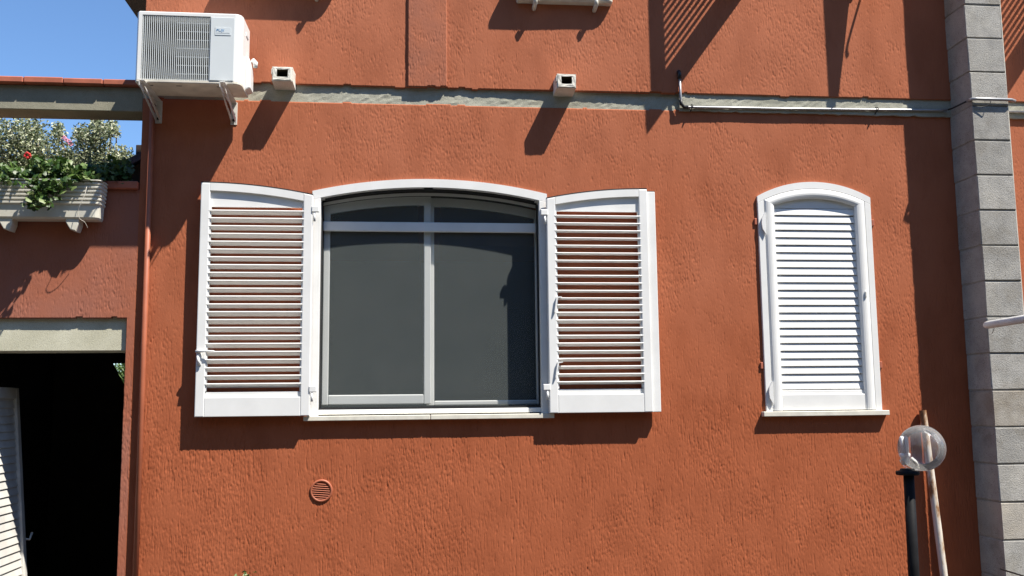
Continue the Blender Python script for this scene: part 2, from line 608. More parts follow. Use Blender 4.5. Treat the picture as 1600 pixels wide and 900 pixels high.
def build_wall():
    rx, rz = .0036, .0074
    xs = np.arange(-2.94, 4.40, rx)
    zs = np.arange(.42, 4.42, rz)
    sh = (len(zs), len(xs))
    X, Z = np.meshgrid(xs, zs)
    def fn(sx, sz, seed):
        return fft_noise(sh, rx, sx, sz, seed, rz)
    low = sstep(1.9 - Z, -.3, .5)                             # combed in fine vertical strokes near the ground
    patch = sstep(.75 * fn(.10, .12, 4) + .65 * fn(.035, .045, 14), -.7, 1.1)   # rubbed smooth here, scratched there
    thr = 1.62 - .95 * patch - .22 * low
    worm = fn(.0011, .0052, 1)
    worm2 = fn(.0014, .0030, 2)
    tall = fn(.0013, .021, 6)
    h = -.0023 * sstep(worm - thr, 0, .7) - .0012 * sstep(worm2 - thr - .1, 0, .8)
    h -= (.0012 + .0010 * low) * sstep(tall - (1.7 - .7 * low), 0, .9)
    h += .00022 * fn(.0018, .0060, 3) * (.4 + .6 * patch) + .0006 * fn(.10, .12, 5)
    Y = -h
    up = Z > (ZB0 + ZB1) / 2
    slope = np.clip((X - .3) / 1.6, 0, 1)
    Y = np.where(up, Y - .015 - .013 * slope, Y)
    pil = (X > -.004) & (X < .246) & up
    Y = np.where(pil, Y - .016, Y)
    cx, cz = (X[:-1, :-1] + X[1:, 1:]) / 2, (Z[:-1, :-1] + Z[1:, 1:]) / 2
    wob = fft_noise((1, len(xs)), rx, .03, .0, 9)[0][:-1] * .0022
    keep = np.ones(cx.shape, bool)
    keep &= ~((cz > ZB0 + .4 * wob[None]) & (cz < ZB1 + wob[None]))
    keep &= ~((cx < BX0) & (cz > 2.948))
    keep &= ~((np.abs(cx - WX) < WH - .03) & (cz > 1.545) & (cz < arch_top(cx, WX, WH, WZS, WZC) - .03))
    keep &= ~((np.abs(cx - SX) < SH - .03) & (cz > 1.545) & (cz < arch_top(cx, SX, SH, SZS, SZC) - .03))
    keep &= ~((cx < DOOR[1] + .5 * wob[::-1][None]) & (cx > DOOR[0]) & (cz < DOOR[3] + wob[None]))
    keep &= ~(np.hypot(cx + .522, cz - 1.097) < .052)
    nx = sh[1]
    ii, jj = np.nonzero(keep)
    a = ii * nx + jj
    Q = np.stack([a, a + 1, a + nx + 1, a + nx], 1)
    V = np.stack([X.ravel(), Y.ravel(), Z.ravel()], 1)
    # boundary edges -> a skirt that gives the plaster its thickness
    E = np.concatenate([Q[:, [0, 1]], Q[:, [1, 2]], Q[:, [2, 3]], Q[:, [3, 0]]])
    key = np.sort(E, 1)
    code = key[:, 0].astype(np.int64) * len(V) + key[:, 1]
    u, idx, cnt = np.unique(code, return_index=True, return_counts=True)
    B = E[idx[cnt == 1]]
    bv = np.unique(B)
    back = np.full(len(V), -1)
    back[bv] = len(V) + np.arange(len(bv))
    VB = V[bv].copy()
    VB[:, 1] = .07
    SK = np.stack([B[:, 1], B[:, 0], back[B[:, 0]], back[B[:, 1]]], 1)
    V = np.concatenate([V, VB])
    Q = np.concatenate([Q, SK])
    used = np.unique(Q)
    remap = np.full(len(V), -1)
    remap[used] = np.arange(len(used))
    V, Q = V[used], remap[Q]
    me = bpy.data.meshes.new('wall')
    me.vertices.add(len(V))
    me.vertices.foreach_set('co', V.ravel().astype(np.float32))
    me.loops.add(Q.size)
    me.loops.foreach_set('vertex_index', Q.ravel().astype(np.int32))
    me.polygons.add(len(Q))
    me.polygons.foreach_set('loop_start', (np.arange(len(Q)) * 4).astype(np.int32))
    me.update(calc_edges=True)
    o = link('wall', me, 'stucco', house)
    o['label'] = 'rough scratched terracotta stucco wall face'
    return xs[-1], zs[-1]

XR, ZT = build_wall()
# plain continuation of the stucco outside the picture
box('wall', XR, 6.5, 0, .25, 0, ZB0, 'stucco', house, 0)
box('wall', XR, 6.5, -.027, .25, ZB1, 6.4, 'stucco', house, 0)
box('wall', BX0, 1.9, -.017, .25, ZT, 4.47, 'stucco', house, 0)
box('wall', 1.9, XR, -.027, .25, ZT, 6.4, 'stucco', house, 0)
box('wall', DOOR[1], XR, .003, .25, 0, .42, 'stucco', house, 0)
box('wall', -5.5, -2.94, .001, .25, 0, 2.948, 'stucco', house, 0)
# masonry core behind the stucco, with the openings left free
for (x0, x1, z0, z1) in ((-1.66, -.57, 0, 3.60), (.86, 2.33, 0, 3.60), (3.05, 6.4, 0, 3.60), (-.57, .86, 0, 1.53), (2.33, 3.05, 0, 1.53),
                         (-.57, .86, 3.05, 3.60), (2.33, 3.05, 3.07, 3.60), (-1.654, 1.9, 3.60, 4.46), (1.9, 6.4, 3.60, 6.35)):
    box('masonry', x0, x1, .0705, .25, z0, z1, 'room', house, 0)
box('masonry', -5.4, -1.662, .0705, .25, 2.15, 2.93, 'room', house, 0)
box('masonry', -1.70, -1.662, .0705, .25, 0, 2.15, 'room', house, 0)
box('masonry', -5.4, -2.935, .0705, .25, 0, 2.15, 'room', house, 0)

# side wall of the tall block and its eave
box('side_wall', BX0 + .001, BX0 + .12, .2515, 4.0, 2.75, 3.42, 'stucco', house, 0)
ev = at(194, 0, -2.0)
box('rear_storey', ev.x + .45, 1.9, 2.3, 4.4, 3.0, ev.z, 'stucco', house, 0)
box('eave', ev.x, 2.0, 1.9, 4.6, ev.z + .001, ev.z + .16, 'eave', house, .006)
box('roof_terrace', BX0 + .121, 6.3, .2515, 4.4, 3.45, 3.55, 'beam', house, 0)

# bare concrete band: recessed on the left, thicker render on the right
def rough_band(x0, x1, y, name, seed):
    n = int((x1 - x0) / .03) + 1
    r = np.random.default_rng(seed)
    rows = []
    zz = np.linspace(ZB0 - .006, ZB1 + .010, 7)
    vs, fs = [], []
    for i in range(n + 1):
        x = x0 + (x1 - x0) * i / n
        for j, z in enumerate(zz):
            vs.append((x, y + r.normal() * .0011, z + (r.normal() * .0022 if j == 0 else 0)))
    m = len(zz)
    for i in range(n):
        for j in range(m - 1):
            a = i * m + j
            fs.append((a, a + m, a + m + 1, a + 1))
    k = len(vs)
    for i in range(n + 1):
        x, _, z = vs[i * m]
        vs.append((x, .07, z))
    for i in range(n):
        fs.append((i * m, k + i, k + i + 1, (i + 1) * m))
    # end faces
    for i in (0, n):
        b = len(vs)
        vs.extend([(vs[i * m][0], .07, zz[0]), (vs[i * m][0], .07, zz[-1])])
        fs.append(tuple([i * m + j for j in range(m)] + [b + 1, b]))
    o = link(name, from_py(name, vs, fs), 'band', house)
    return o
rough_band(BX0, 1.79, .004, 'concrete_band', 1)['label'] = 'bare grey concrete band, slightly recessed'
rough_band(1.79, 6.4, -.0175, 'concrete_band', 2)['label'] = 'thicker grey render strip carrying the conduit'

# doorway lintel, jamb and dark room
lt = box('lintel', DOOR[0] - .1, DOOR[1] - .002, .026, .24, DOOR[2], DOOR[3] + .02, 'lintel', house, .004)
lt['label'] = 'pale greenish plastered lintel over the doorway'
def room(name, x0, x1, y0, y1, z0, z1, hole=None):
    vs = [(x, y, z) for z in (z0, z1) for y in (y0, y1) for x in (x0, x1)]
    fs = [(0, 1, 3, 2), (4, 6, 7, 5), (0, 2, 6, 4), (1, 5, 7, 3)]
    if hole is None:
        fs.append((2, 3, 7, 6))
    else:
        hx0, hx1, hz0, hz1 = hole                 # a gap in the back wall
        b = len(vs)
        vs += [(hx0, y1, hz1), (hx1, y1, hz1), (hx1, y1, hz0)]
        fs += [(2, 3, b + 2, b), (3, 7, b + 1, b + 2), (7, 6, b, b + 1), (6, 2, b)]
    return link(name, from_py(name, vs, fs), 'room', house)
def behind(px, py, y):
    return at(px, py, -y)
ha, hb, hc = behind(177, 568, 3.4), behind(198, 568, 3.4), behind(197, 606, 3.4)
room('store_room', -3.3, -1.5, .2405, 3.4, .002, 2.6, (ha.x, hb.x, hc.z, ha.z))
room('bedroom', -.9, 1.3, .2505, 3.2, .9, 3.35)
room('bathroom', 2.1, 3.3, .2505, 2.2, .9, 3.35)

# terrace over the store room
box('terrace_floor', -5.5, BX0 - .003, .25, 4.4, 2.62, 2.74, 'beam', house, 0)
x = BX0 - .004
k = 0
while x > -4.2:                                   # parapet coping, tile by tile
    box('coping_tile', x - .236, x, -.032, .22, 2.949 + random.uniform(0, .002), 2.999 + random.uniform(-.002, .002), 'tile', house, .005)
    x -= .2375
bm_ = box('terrace_beam', -4.3, BX0 - .003, .012, .212, 3.452, 3.608, 'beam', house, .004)
bm_['label'] = 'grey concrete beam across the terrace opening'
x = BX0 - .004
while x > -4.2:                                   # tiles along the beam
    box('beam_tile', x - .234, x, -.030 + random.uniform(-.004, .004), .235, 3.609, 3.648 + random.uniform(-.003, .003), 'tile', house, .006)
    x -= .2355
box('terrace_post', -4.3, -4.1, .02, .21, 3.0, 3.452, 'beam', house, .004)
# sloping dark wall with slate coping on the terrace
a, b = behind(176, 271, .5), behind(219, 240, .5)
prism_xz('stair_wall', [(a.x - .05, 2.74), (BX0, 2.74), (BX0, b.z + .02), (a.x - .05, a.z - .06)], .50, .62, 'room', house)
prism_xz('stair_coping', [(a.x - .08, a.z - .055), (BX0, b.z + .025), (BX0, b.z + .075), (a.x - .08, a.z - .005)], .47, .65, 'slate', house)
c = behind(212, 236, .66)
box('stair_post', c.x, BX0, .66, .78, 2.75, at(214, 226, -.66).z, 'eave', house, .004)

# stone window sills
def sill(x0, x1, z0, z1, joints):
    cuts = [x0] + joints + [x1]
    for i in range(len(cuts) - 1):
        box('window_sill', cuts[i] + (.0015 if i else 0), cuts[i + 1] - (.0015 if i < len(cuts) - 2 else 0), -.043, .12, z0, z1, 'sill', house, .003)
sill(-.632, .912, 1.519, 1.5485, [.139])
sill(2.270, 3.118, 1.512, 1.5435, [])

# ------------------------------------------------------------------ downpipe
pa, pb = at(240, 150, .03), at(210, 900, .03)
px_ = (pa.x + pb.x) / 2
dp = tag(tube('downpipe', [(px_, -.028, 3.70), (px_, -.028, .02)], .0165, 'terra_paint', None, 14),
         'slim terracotta painted downpipe running down the wall beside the doorway', 'pipe')

# ------------------------------------------------------------------ louvred shutters
SLAT_CACHE = {}
def slat_mesh(L, chord, th):
    key = (round(L, 4), chord, th)
    if key not in SLAT_CACHE:
        prof = [(-.5, 0), (-.47, .42), (-.36, .5), (.36, .5), (.47, .42), (.5, 0), (.47, -.42), (.36, -.5), (-.36, -.5), (-.47, -.42)]
        vs, fs = [], []
        n = len(prof)
        for x in (-L / 2, L / 2):
            for a, b in prof:
                vs.append((x, a * chord, b * th))
        for i in range(n):
            fs.append((i, (i + 1) % n, n + (i + 1) % n, n + i))
        fs.append(tuple(range(n))[::-1])
        fs.append(tuple(range(n, 2 * n)))
        me = from_py('slat', vs, fs)
        me.materials.append(M['white2'])
        SLAT_CACHE[key] = me
    return SLAT_CACHE[key]

def shutter(name, label, loc, s, wd, H_h, H_f, tilts, rz=0.0, group=None, th=.042, astragal=False, lever=None, hinge=True, gap_top=.125,
            gap_bot=.152, handle=None, chord=.052, pin=True):
    chord = chord * .94
    """leaf in its own space: hinge stile at x = 0, free stile at x = s*wd, foot at z = 0, outer face at y = -th/2"""
    t = thing(name, label, 'shutter', loc, rz, group)
    f, bk = -th / 2, th / 2
    st = .056                                     # stile width
    cv = lambda u: H_h + (H_f - H_h) * (1 - (1 - u) ** 2)     # top line, u = 0 at hinge
    X = lambda u: s * wd * u
    us = st / wd
    def stile(u0, u1):
        n = 4
        up = [(X(u0 + (u1 - u0) * i / n), cv(u0 + (u1 - u0) * i / n)) for i in range(n + 1)]
        pts = [(X(u0), 0)] + up + [(X(u1), 0)]
        return prism_xz('stile', pts, f, bk, 'white', t, .005)
    stile(0, us)
    stile(1 - us, 1)
    # rim bead round the louvre field
    n = 16
    rw = .047
    U = [us + (1 - 2 * us) * i / n for i in range(n + 1)]
    top = [(X(u), cv(u)) for u in U]
    low = [(X(u), cv(u) - rw) for u in U]
    strip_xz('top_rail', low, top, f, bk, 'white', t)
    zb = gap_bot
    box('bottom_rail', min(X(us), X(1 - us)), max(X(us), X(1 - us)), f + .001, bk - .001, .0, zb - .036, 'white', t, .003)
    prism = box('bottom_ledge', min(X(us), X(1 - us)), max(X(us), X(1 - us)), f + .017, bk - .002, zb - .036, zb - .004, 'white', t, .002)
    # arched infill panel set back under the top rail
    zl = H_h - gap_top + .048
    panel = [(X(u), cv(u) - rw - .0005) for u in U]
    prism_xz('arch_panel', [(X(us), zl)] + panel + [(X(1 - us), zl)], f + .018, bk - .01, 'white', t)
    # black gasket along the top of the leaf
    strip_xz('gasket', [(X(u), cv(u) + .0005) for u in np.linspace(0, 1, 18)], [(X(u), cv(u) + .0090) for u in np.linspace(0, 1, 18)], f + .006, bk - .004, 'gasket', t)
    # slats
    z0, z1 = zb + .008, zl - .012
    L = wd - 2 * st + .012
    me = slat_mesh(L, chord, .0085)
    N = len(tilts)
    for i, a in enumerate(tilts):
        z = z1 - (z1 - z0) * (i + .45) / N
        o = bpy.data.objects.new('slat', me)
        COL.objects.link(o)
        o.parent = t
        o.location = (s * wd / 2, .001, z)
        # positive tilt lifts the outer edge
        o.rotation_euler = (-math.radians(a + random.uniform(-.8, .8)), 0, math.radians(random.uniform(-.06, .06)))
    # side channel strips the slats pivot in
    for u in (us, 1 - us):
        xx = X(u)
        d = .007 * (1 if (u < .5) == (s > 0) else -1)
        box('pivot_strip', min(xx, xx + d), max(xx, xx + d), f + .008, bk - .004, zb, zl, 'white', t, .001)
    if astragal:
        zz = cv(1) - .012
        box('astragal', *sorted((X(1) + s * .0008, X(1) + s * .055)), f + .014, bk + .004, .0, zz, 'white', t, .003)
        box('gasket', *sorted((X(1) + s * .001, X(1) + s * .055)), f + .016, bk, zz + .0005, zz + .004, 'gasket', t, 0)
    if hinge:
        for z in (.16, cv(0) - .09):
            h = box('hinge', *sorted((X(0) - s * .040, X(0) + s * .006)), f - .006, f + .016, z - .018, z + .020, 'white', t, .004)
            tube('hinge_pin', [(X(0) - s * .012, f + .004, z - .075), (X(0) - s * .012, f + .004, z - .02)], .007, 'white', h, 8)
    if lever:
        for z in lever:
            xx = X(us)
            pts = [(xx - s * .020, z - .09), (xx - s * .012, z - .09), (xx + s * .004, z), (xx + s * .030, z + .004), (xx + s * .030, z + .010), (xx - s * .004, z + .008)]
            prism_xz('louvre_lever', pts, f - .016, f - .002, 'white', t, 0)
    if handle:
        for z in handle:
            xx = X(1)
            box('latch_plate', *sorted((xx - s * .006, xx - s * .034)), f - .006, f - .0005, z - .085, z + .012, 'white', t, .003)
            tube('latch_handle', [(xx - s * .002, f - .012, z), (xx - s * .05, f - .022, z + .001), (xx - s * .112, f - .024, z + .002)], [.010, .007, .003], 'white', t, 8)
            tube('latch_hook', [(xx - s * .012, f - .006, z - .02), (xx - s * .018, f - .018, z - .055), (xx - s * .030, f - .010, z - .085)], [.008, .009, .004], 'white', t, 8)
    return t

YS = -.055                                         # mid plane of the opened leaves
def tl(n, a, b):
    return [a + (b - a) * i / (n - 1) for i in range(n)]
HL_H, HL_F = 2.914 - 1.551, 2.984 - 1.551
shutter('louvred_shutter', 'white louvred shutter folded open left of the big arched window, wide slats and latch', (-.592, YS, 1.551), -1, .678,
        HL_H, HL_F, tl(13, 24, 25) + tl(10, 30, 28), handle=(.392,))
shutter('louvred_shutter', 'white louvred shutter folded open right of the big arched window, thin upper slats', (.879, YS, 1.550), 1, .658,
        HL_H - .002, HL_F - .002, tl(12, 5, 6) + tl(11, 22, 18), astragal=True, lever=(.72, .31))

# ------------------------------------------------------------------ big arched window
win = thing('arched_window', 'big white arched window with dark insect screen between two open shutters', 'window', (WX, 0, 1.5485))
def W(o):
    return adopt(win, o)
fw = .052
xl, xr = WX - WH, WX + WH
def jamb_pts(x0, f_, zfoot, aw, args):
    top = lambda x: float(arch_top(np.array(x), *args)) - aw
    return [(x0, zfoot), (x0 + f_, zfoot), (x0 + f_, top(x0 + f_)), (x0, top(x0))]
for x0 in (xl, xr - fw):
    W(prism_xz('frame_jamb', jamb_pts(x0, fw, 1.549, .0540, (WX, WH, WZS, WZC)), -.016, .085, 'white', None, .003))
n = 40
AX = [xl + 2 * WH * i / n for i in range(n + 1)]
ua = [(x, float(arch_top(np.array(x), WX, WH, WZS, WZC))) for x in AX]
la = [(x, z - .0535) for x, z in ua]
W(strip_xz('frame_arch', la, ua, -.016, .085, 'white'))
W(box('gasket', xl + fw, xr - fw, .026, .088, 1.5488, 1.5555, 'gasket', None, 0))
W(box('frame_foot', xl + fw, xr - fw, .020, .085, 1.556, 1.5850, 'white', None, .003))
W(box('gasket', xl + fw, xr - fw, .028, .09, 1.5852, 1.5985, 'gasket', None, 0))
# inner black gasket lines beside the jambs
for x0 in (xl + fw + .0005, xr - fw - .0065):
    W(box('gasket', x0, x0 + .006, .035, .087, 1.60, WZS - .06, 'gasket', None, 0))
W(strip_xz('gasket', [(x, z - .0605) for x, z in ua[2:-2]], [(x, z - .054) for x, z in ua[2:-2]], .035, .087, 'gasket'))
# screen frame and transom
ix0, ix1 = xl + fw + .007, xr - fw - .007
tb = W(box('transom_bar', ix0, ix1, .086, .1055, 2.718, 2.781, 'white', None, .005))
ki = [i for i, x in enumerate(AX) if ix0 <= x <= ix1]
sc_top = [(x, float(arch_top(np.array(x), WX, WH, WZS, WZC)) - .062) for x in [ix0] + [AX[i] for i in ki] + [ix1]]
scp = [(ix0, 1.599)] + sc_top + [(ix1, 1.599)]
scr = W(link('insect_screen', from_py('insect_screen', [(x_, .1125, z_) for x_, z_ in scp], [tuple(range(len(scp)))]), 'screen'))
scr['label'] = 'dark grey insect mesh filling the window'
W(strip_xz('screen_frame', [(x, z - .020) for x, z in sc_top], [(x, z - .0005) for x, z in sc_top], .1060, .1120, 'sash'))
# glazed sashes behind the mesh
def sash(x0, x1, y0, y1, zb, zh, stl, str_, foot):
    top = [(x0 + (x1 - x0) * i / 16, 0) for i in range(17)]
    top = [(x, float(arch_top(np.array(x), WX, WH, WZS, WZC)) - .085) for x, _ in top]
    root = W(box('sash_stile', x0, x0 + stl, y0, y1, zb, top[0][1] - .04, 'sash', None, .004))
    W(box('sash_stile', x1 - str_, x1, y0, y1, zb, top[-1][1] - .04, 'sash', None, .004))
    W(box('sash_rail', x0 + stl, x1 - str_, y0 + .001, y1, zb, zb + foot, 'sash', None, .006))
    W(strip_xz('sash_arch', [(x, z - .055) for x, z in top], [(x, z) for x, z in top], y0 + .0005, y1, 'sash'))
    ym = (y0 + y1) / 2
    W(prism_xz('pane', [(x0 + stl, zb + foot)] + [(x, z - .055) for x, z in top if x0 + stl <= x <= x1 - str_] + [(x1 - str_, zb + foot)], ym, ym + .004, 'glass'))
sash(ix0 + .002, .146, .1175, .152, 1.615, 0, .040, .045, .062)
sash(.118, ix1 + .04, .158, .196, 1.605, 0, .050, .040, .030)
W(box('keeper', .10, .155, -.005, .03, 2.978, 2.985, 'gasket', None, 0))

# ------------------------------------------------------------------ small arched window, shutter closed
sw = thing('arched_window', 'narrow white arched window frame on the right with its louvred shutter closed', 'window', (SX, 0, 1.5435))
fj = .043
for x0 in (SX - SH, SX + SH - fj):
    adopt(sw, prism_xz('frame_jamb', jamb_pts(x0, fj, 1.544, .0465, (SX, SH, SZS, SZC)), -.018, .08, 'white', None, .003))
AX2 = [SX - SH + 2 * SH * i / 32 for i in range(33)]
u2 = [(x, float(arch_top(np.array(x), SX, SH, SZS, SZC))) for x in AX2]
l2 = [(x, z - .046) for x, z in u2]
adopt(sw, strip_xz('frame_arch', l2, u2, -.018, .08, 'white'))
for x0 in (SX - SH - .024, SX + SH + .004):        # small iron shutter stops in the wall
    for z in (2.79, 1.84):
        adopt(sw, box('wall_stop', x0, x0 + .018, -.012, .02, z - .022, z + .022, 'tile', None, .003))

cs = thing('louvred_shutter', 'closed white louvred shutter filling the narrow arched window', 'shutter', (SX, -.02, 1.5445))
h2 = SH - fj - .002
at2 = lambda x: float(arch_top(np.array(x), SX, SH, SZS, SZC)) - .049
stw = .066
def cadd(o):
    return adopt(cs, o)
yf = -.017
xs_l, xs_r = SX - h2, SX + h2
def col(x0, x1):
    zt0, zt1 = at2(x0), at2(x1)
    return [(x0, 1.5475), (x0, zt0)], [(x1, 1.5475), (x1, zt1)]
for x0, x1 in ((xs_l, xs_l + stw), (xs_r - stw, xs_r)):
    a_, b_ = [(x0, 1.549), (x0, at2(x0) - (.0 if x0 == xs_l else .075))], [(x1, 1.549), (x1, at2(x1) - (.075 if x0 == xs_l else .0))]
    # mitred rounded stile
    if x0 == xs_l:
        a_, b_ = [(x0, 1.549), (x0, at2(x0))], [(x1, 1.549), (x1, at2(x1) - .062)]
    else:
        a_, b_ = [(x0, 1.549), (x0, at2(x0) - .062)], [(x1, 1.549), (x1, at2(x1))]
    cadd(strip_xz('stile', a_, b_, yf, .022, 'white', None, .012))
n = 24
UX = [i / n for i in range(n + 1)]
up_ = [(xs_l + (xs_r - xs_l) * u, at2(xs_l + (xs_r - xs_l) * u) - .0004) for u in UX]
lo_ = [(xs_l + stw + (xs_r - xs_l - 2 * stw) * u, at2(xs_l + stw + (xs_r - xs_l - 2 * stw) * u) - .062) for u in UX]
cadd(strip_xz('top_rail', lo_, up_, yf, .022, 'white', None, .012))
fx0, fx1 = xs_l + stw, xs_r - stw
cadd(box('bottom_rail', fx0, fx1, yf + .0005, .02, 1.549, 1.652, 'white', None, .003))
cadd(box('bottom_ledge', fx0, fx1, yf + .012, .02, 1.652, 1.678, 'white', None, .002))
zt_ = at2(fx0) - .062
arc = [(x, at2(x) - .0625) for x in np.linspace(fx0, fx1, 17)]
cadd(prism_xz('arch_panel', [(fx0, zt_ - .014)] + arc + [(fx1, zt_ - .014)], .006, .016, 'white'))
me = slat_mesh(fx1 - fx0 + .010, .047, .007)
z0, z1 = 1.682, zt_ - .014
NS = 24
for i in range(NS):
    o = bpy.data.objects.new('slat', me)
    COL.objects.link(o)
    o.location = (SX, .008, z1 - (z1 - z0) * (i + .5) / NS)
    o.rotation_euler = (math.radians(79 + random.uniform(-1, 1)), 0, 0)
    cadd(o)
cadd(box('backing', fx0 - .01, fx1 + .01, .028, .034, 1.65, zt_ + .06, 'white2', None, 0))
for z in (2.775, 1.665):                           # hinge covers
    x0 = xs_l - .004
    cadd(strip_xz('hinge', [(x0 - .020, z - .035), (x0 - .024, z), (x0 - .020, z + .035)], [(x0 + .002, z - .075), (x0 + .004, z), (x0 + .002, z + .075)], -.034, -.02, 'white'))
cadd(box('lock', xs_r - .036, xs_r - .026, -.038, -.026, 2.285, 2.325, 'galv', None, .002))

# ------------------------------------------------------------------ block pillar
pil = thing('block_pillar', 'pillar of stacked grey concrete blocks standing against the wall', 'pillar', (3.83, -.13, 0))
PX0, PX1, PD = 3.697, 3.953, .262
zb_ = at(1576, 844, PD).z
PH = (at(1518, 112, PD).z - zb_) / 13
def block_mesh(seed):
    r = random.Random(seed)
    bm = bmesh.new()
    box_bm(bm, -(PX1 - PX0) / 2, (PX1 - PX0) / 2, -PD / 2, PD / 2, -(PH - .009) / 2, (PH - .009) / 2)
    bmesh.ops.bevel(bm, geom=bm.edges[:], offset=.0045, segments=1, affect='EDGES')
    for v in bm.verts:
        v.co += Vector((r.uniform(-1, 1) * .0018, r.uniform(-1, 1) * .0018, r.uniform(-1, 1) * .0022))
    return bm_mesh('block', bm)
BMS = [block_mesh(i) for i in range(5)]
for i, m_ in enumerate(BMS):
    m_.materials.append(M['block2' if i == 4 else 'block'])
z = zb_ - 3 * PH
i = 0
order = [0, 4, 1, 4, 3, 2, 4, 3, 0, 2, 1, 3, 0, 1, 2, 0, 3, 1, 2, 3, 0, 1, 2]
while z < 5.8:
    o = bpy.data.objects.new('block', BMS[order[i % len(order)]])
    COL.objects.link(o)
    o.location = ((PX0 + PX1) / 2 + random.uniform(-.002, .002), -PD / 2 - .001 + random.uniform(-.002, .002), z + PH / 2)
    o.rotation_euler = (0, 0, random.uniform(-.006, .006))
    adopt(pil, o)
    if i > 0 and z > 0:
        m_ = box('mortar', PX0 + .006, PX1 - .004 + (.006 if random.random() < .5 else 0), -PD + .007, -.001, z - .005, z + .005, 'mortar', None, 0)
        adopt(pil, m_)
    z += PH
    i += 1
box_e = box('mortar', PX1 - .002, PX1 + .006, -PD + .004, -.003, 0, 5.6, 'plastic', None, .002)
adopt(pil, box_e)
box_e['label'] = 'pale strip of mortar squeezed along the right edge'

# ------------------------------------------------------------------ air conditioner
AD = .352
al, ar = at(212, 75, AD).x, at(367, 75, AD).x
az0, az1 = 3.522, 3.960
gx = at(328, 75, AD).x
acu = thing('air_conditioner', 'white outdoor air conditioner unit with slatted grille mounted high on the wall', 'air conditioner', ((al + ar) / 2, -.2, az0))
def A(o):
    return adopt(acu, o)
yb = -.095
rt = ar + .040
cav = -.225
front_r = [(ar, -AD), (ar + .018, -AD + .006), (ar + .032, -AD + .020), (rt, -AD + .044), (rt + .002, yb)]
gl0 = al + .032
plan_c = [(al + .004, yb), (al, -AD + .018), (al + .012, -AD), (gl0, -AD), (gl0, cav), (gx, cav), (gx, -AD)] + front_r
plan_o = [(al + .004, yb), (al, -AD + .018), (al + .012, -AD)] + front_r
ac_body = A(prism_xy('casing', plan_c, az0 + .016, az1 - .022, 'ac'))
def shrink(pts, z0, z1, z2, nm, mat):
    cxm = sum(p[0] for p in pts) / len(pts)
    cym = sum(p[1] for p in pts) / len(pts)
    q = [(cxm + (x - cxm) * .985, cym + (y - cym) * .97) for x, y in pts]
    bm = bmesh.new()
    rows = [[bm.verts.new((x, y, z)) for x, y in pp] for pp, z in ((pts, z0), (pts, z1), (q, z2))]
    n = len(pts)
    bm.faces.new(rows[0])
    bm.faces.new(rows[2][::-1])
    for a_, b_ in ((0, 1), (1, 2)):
        for i in range(n):
            bm.faces.new((rows[a_][i], rows[a_][(i + 1) % n], rows[b_][(i + 1) % n], rows[b_][i]))
    return A(link(nm, bm_mesh(nm, bm), mat))
shrink(plan_o, az1 - .0218, az1 - .005, az1, 'top_cover', 'ac')
shrink(plan_o, az0 + .0158, az0 + .004, az0, 'base_tray', 'ac_dirty')
A(prism_xy('cavity_back', [(gl0 + .001, cav - .004), (gx - .001, cav - .004), (gx - .001, cav - .001), (gl0 + .001, cav - .001)], az0 + .017, az1 - .023, 'dark'))
# fan behind the guard
fc = Vector((gl0 + (gx - gl0) * .5, cav - .022, (az0 + az1) / 2))
mt = Matrix.Translation(fc) @ Matrix.Rotation(math.radians(90), 4, 'X')
fan = A(lathe('fan', [(.0001, .02), (.035, .018), (.045, .0), (.045, -.012)], 'dark', None, 20, mt))
for k in range(3):
    a0 = k * 2.094
    pts = []
    for r_, da, dy in ((.04, -.35, -.008), (.155, -.25, -.014), (.165, .55, .008), (.04, .45, .006)):
        pts.append(fc + Vector((math.cos(a0 + da) * r_, dy, math.sin(a0 + da) * r_)))
    b_ = link('fan_blade', from_py('fan_blade', pts, [(0, 1, 2, 3)]), 'dark')
    b_.parent = fan
    b_.matrix_parent_inverse = Matrix.Identity(4)
ring = A(lathe('fan_shroud', [(.182, -.016), (.182, .02), (.172, .02), (.172, -.016)], 'dark', None, 32, mt))
gr = A(box('grille', gl0 + .0005, gx - .0005, -AD + .012, -AD + .016, az0 + .018, az0 + .026, 'ac', None, 0))
nb = 34
bar = None
for i in range(nb):
    xx = gl0 + (gx - gl0) * (i + .5) / nb
    if bar is None:
        bar = box('grille_bar', -.0015, .0015, -.003, .003, -(az1 - az0 - .042) / 2, (az1 - az0 - .042) / 2, 'ac_panel', gr, 0)
        o = bar
    else:
        o = bpy.data.objects.new('grille_bar', bar.data)
        COL.objects.link(o)
        o.parent = gr
    o.location = (xx, -AD + .006, (az0 + az1) / 2 - .002)
for i in range(7):
    zz = az0 + .06 + i * (az1 - az0 - .09) / 6.6
    o = box('grille_bar', gl0 + (gx - gl0) * .5, gx - .001, -AD + .0115, -AD + .0155, zz - .002, zz + .002, 'ac', gr, 0)
A(box('front_panel', gx + .002, ar - .004, -AD - .004, -AD - .0005, az0 + .019, az1 - .026, 'ac_panel', None, .0015))
b0, b1 = at(336.5, 43, AD), at(361, 57, AD)
bd = A(box('badge', b0.x, b1.x, -AD - .0062, -AD - .0045, b1.z + .004, b0.z, 'badge', None, .0005))
def text_part(body, x, z, size, y, mat, parent, shear=0.0):
    c = bpy.data.curves.new('lettering', 'FONT')
    c.body = body
    c.size = size
    c.shear = shear
    c.extrude = .0004
    o = bpy.data.objects.new('tmp', c)
    COL.objects.link(o)
    dg = bpy.context.evaluated_depsgraph_get()
    me = bpy.data.meshes.new_from_object(o.evaluated_get(dg))
    bpy.data.objects.remove(o)
    me.transform(Matrix.Translation((x, y, z)) @ Matrix.Rotation(math.radians(90), 4, 'X') @ Matrix.Scale(1.35, 4, (1, 0, 0)))
    me.materials.clear()
    q = link('lettering', me, mat)
    q.parent = parent
    q.matrix_parent_inverse = Matrix.Identity(4)
    return q
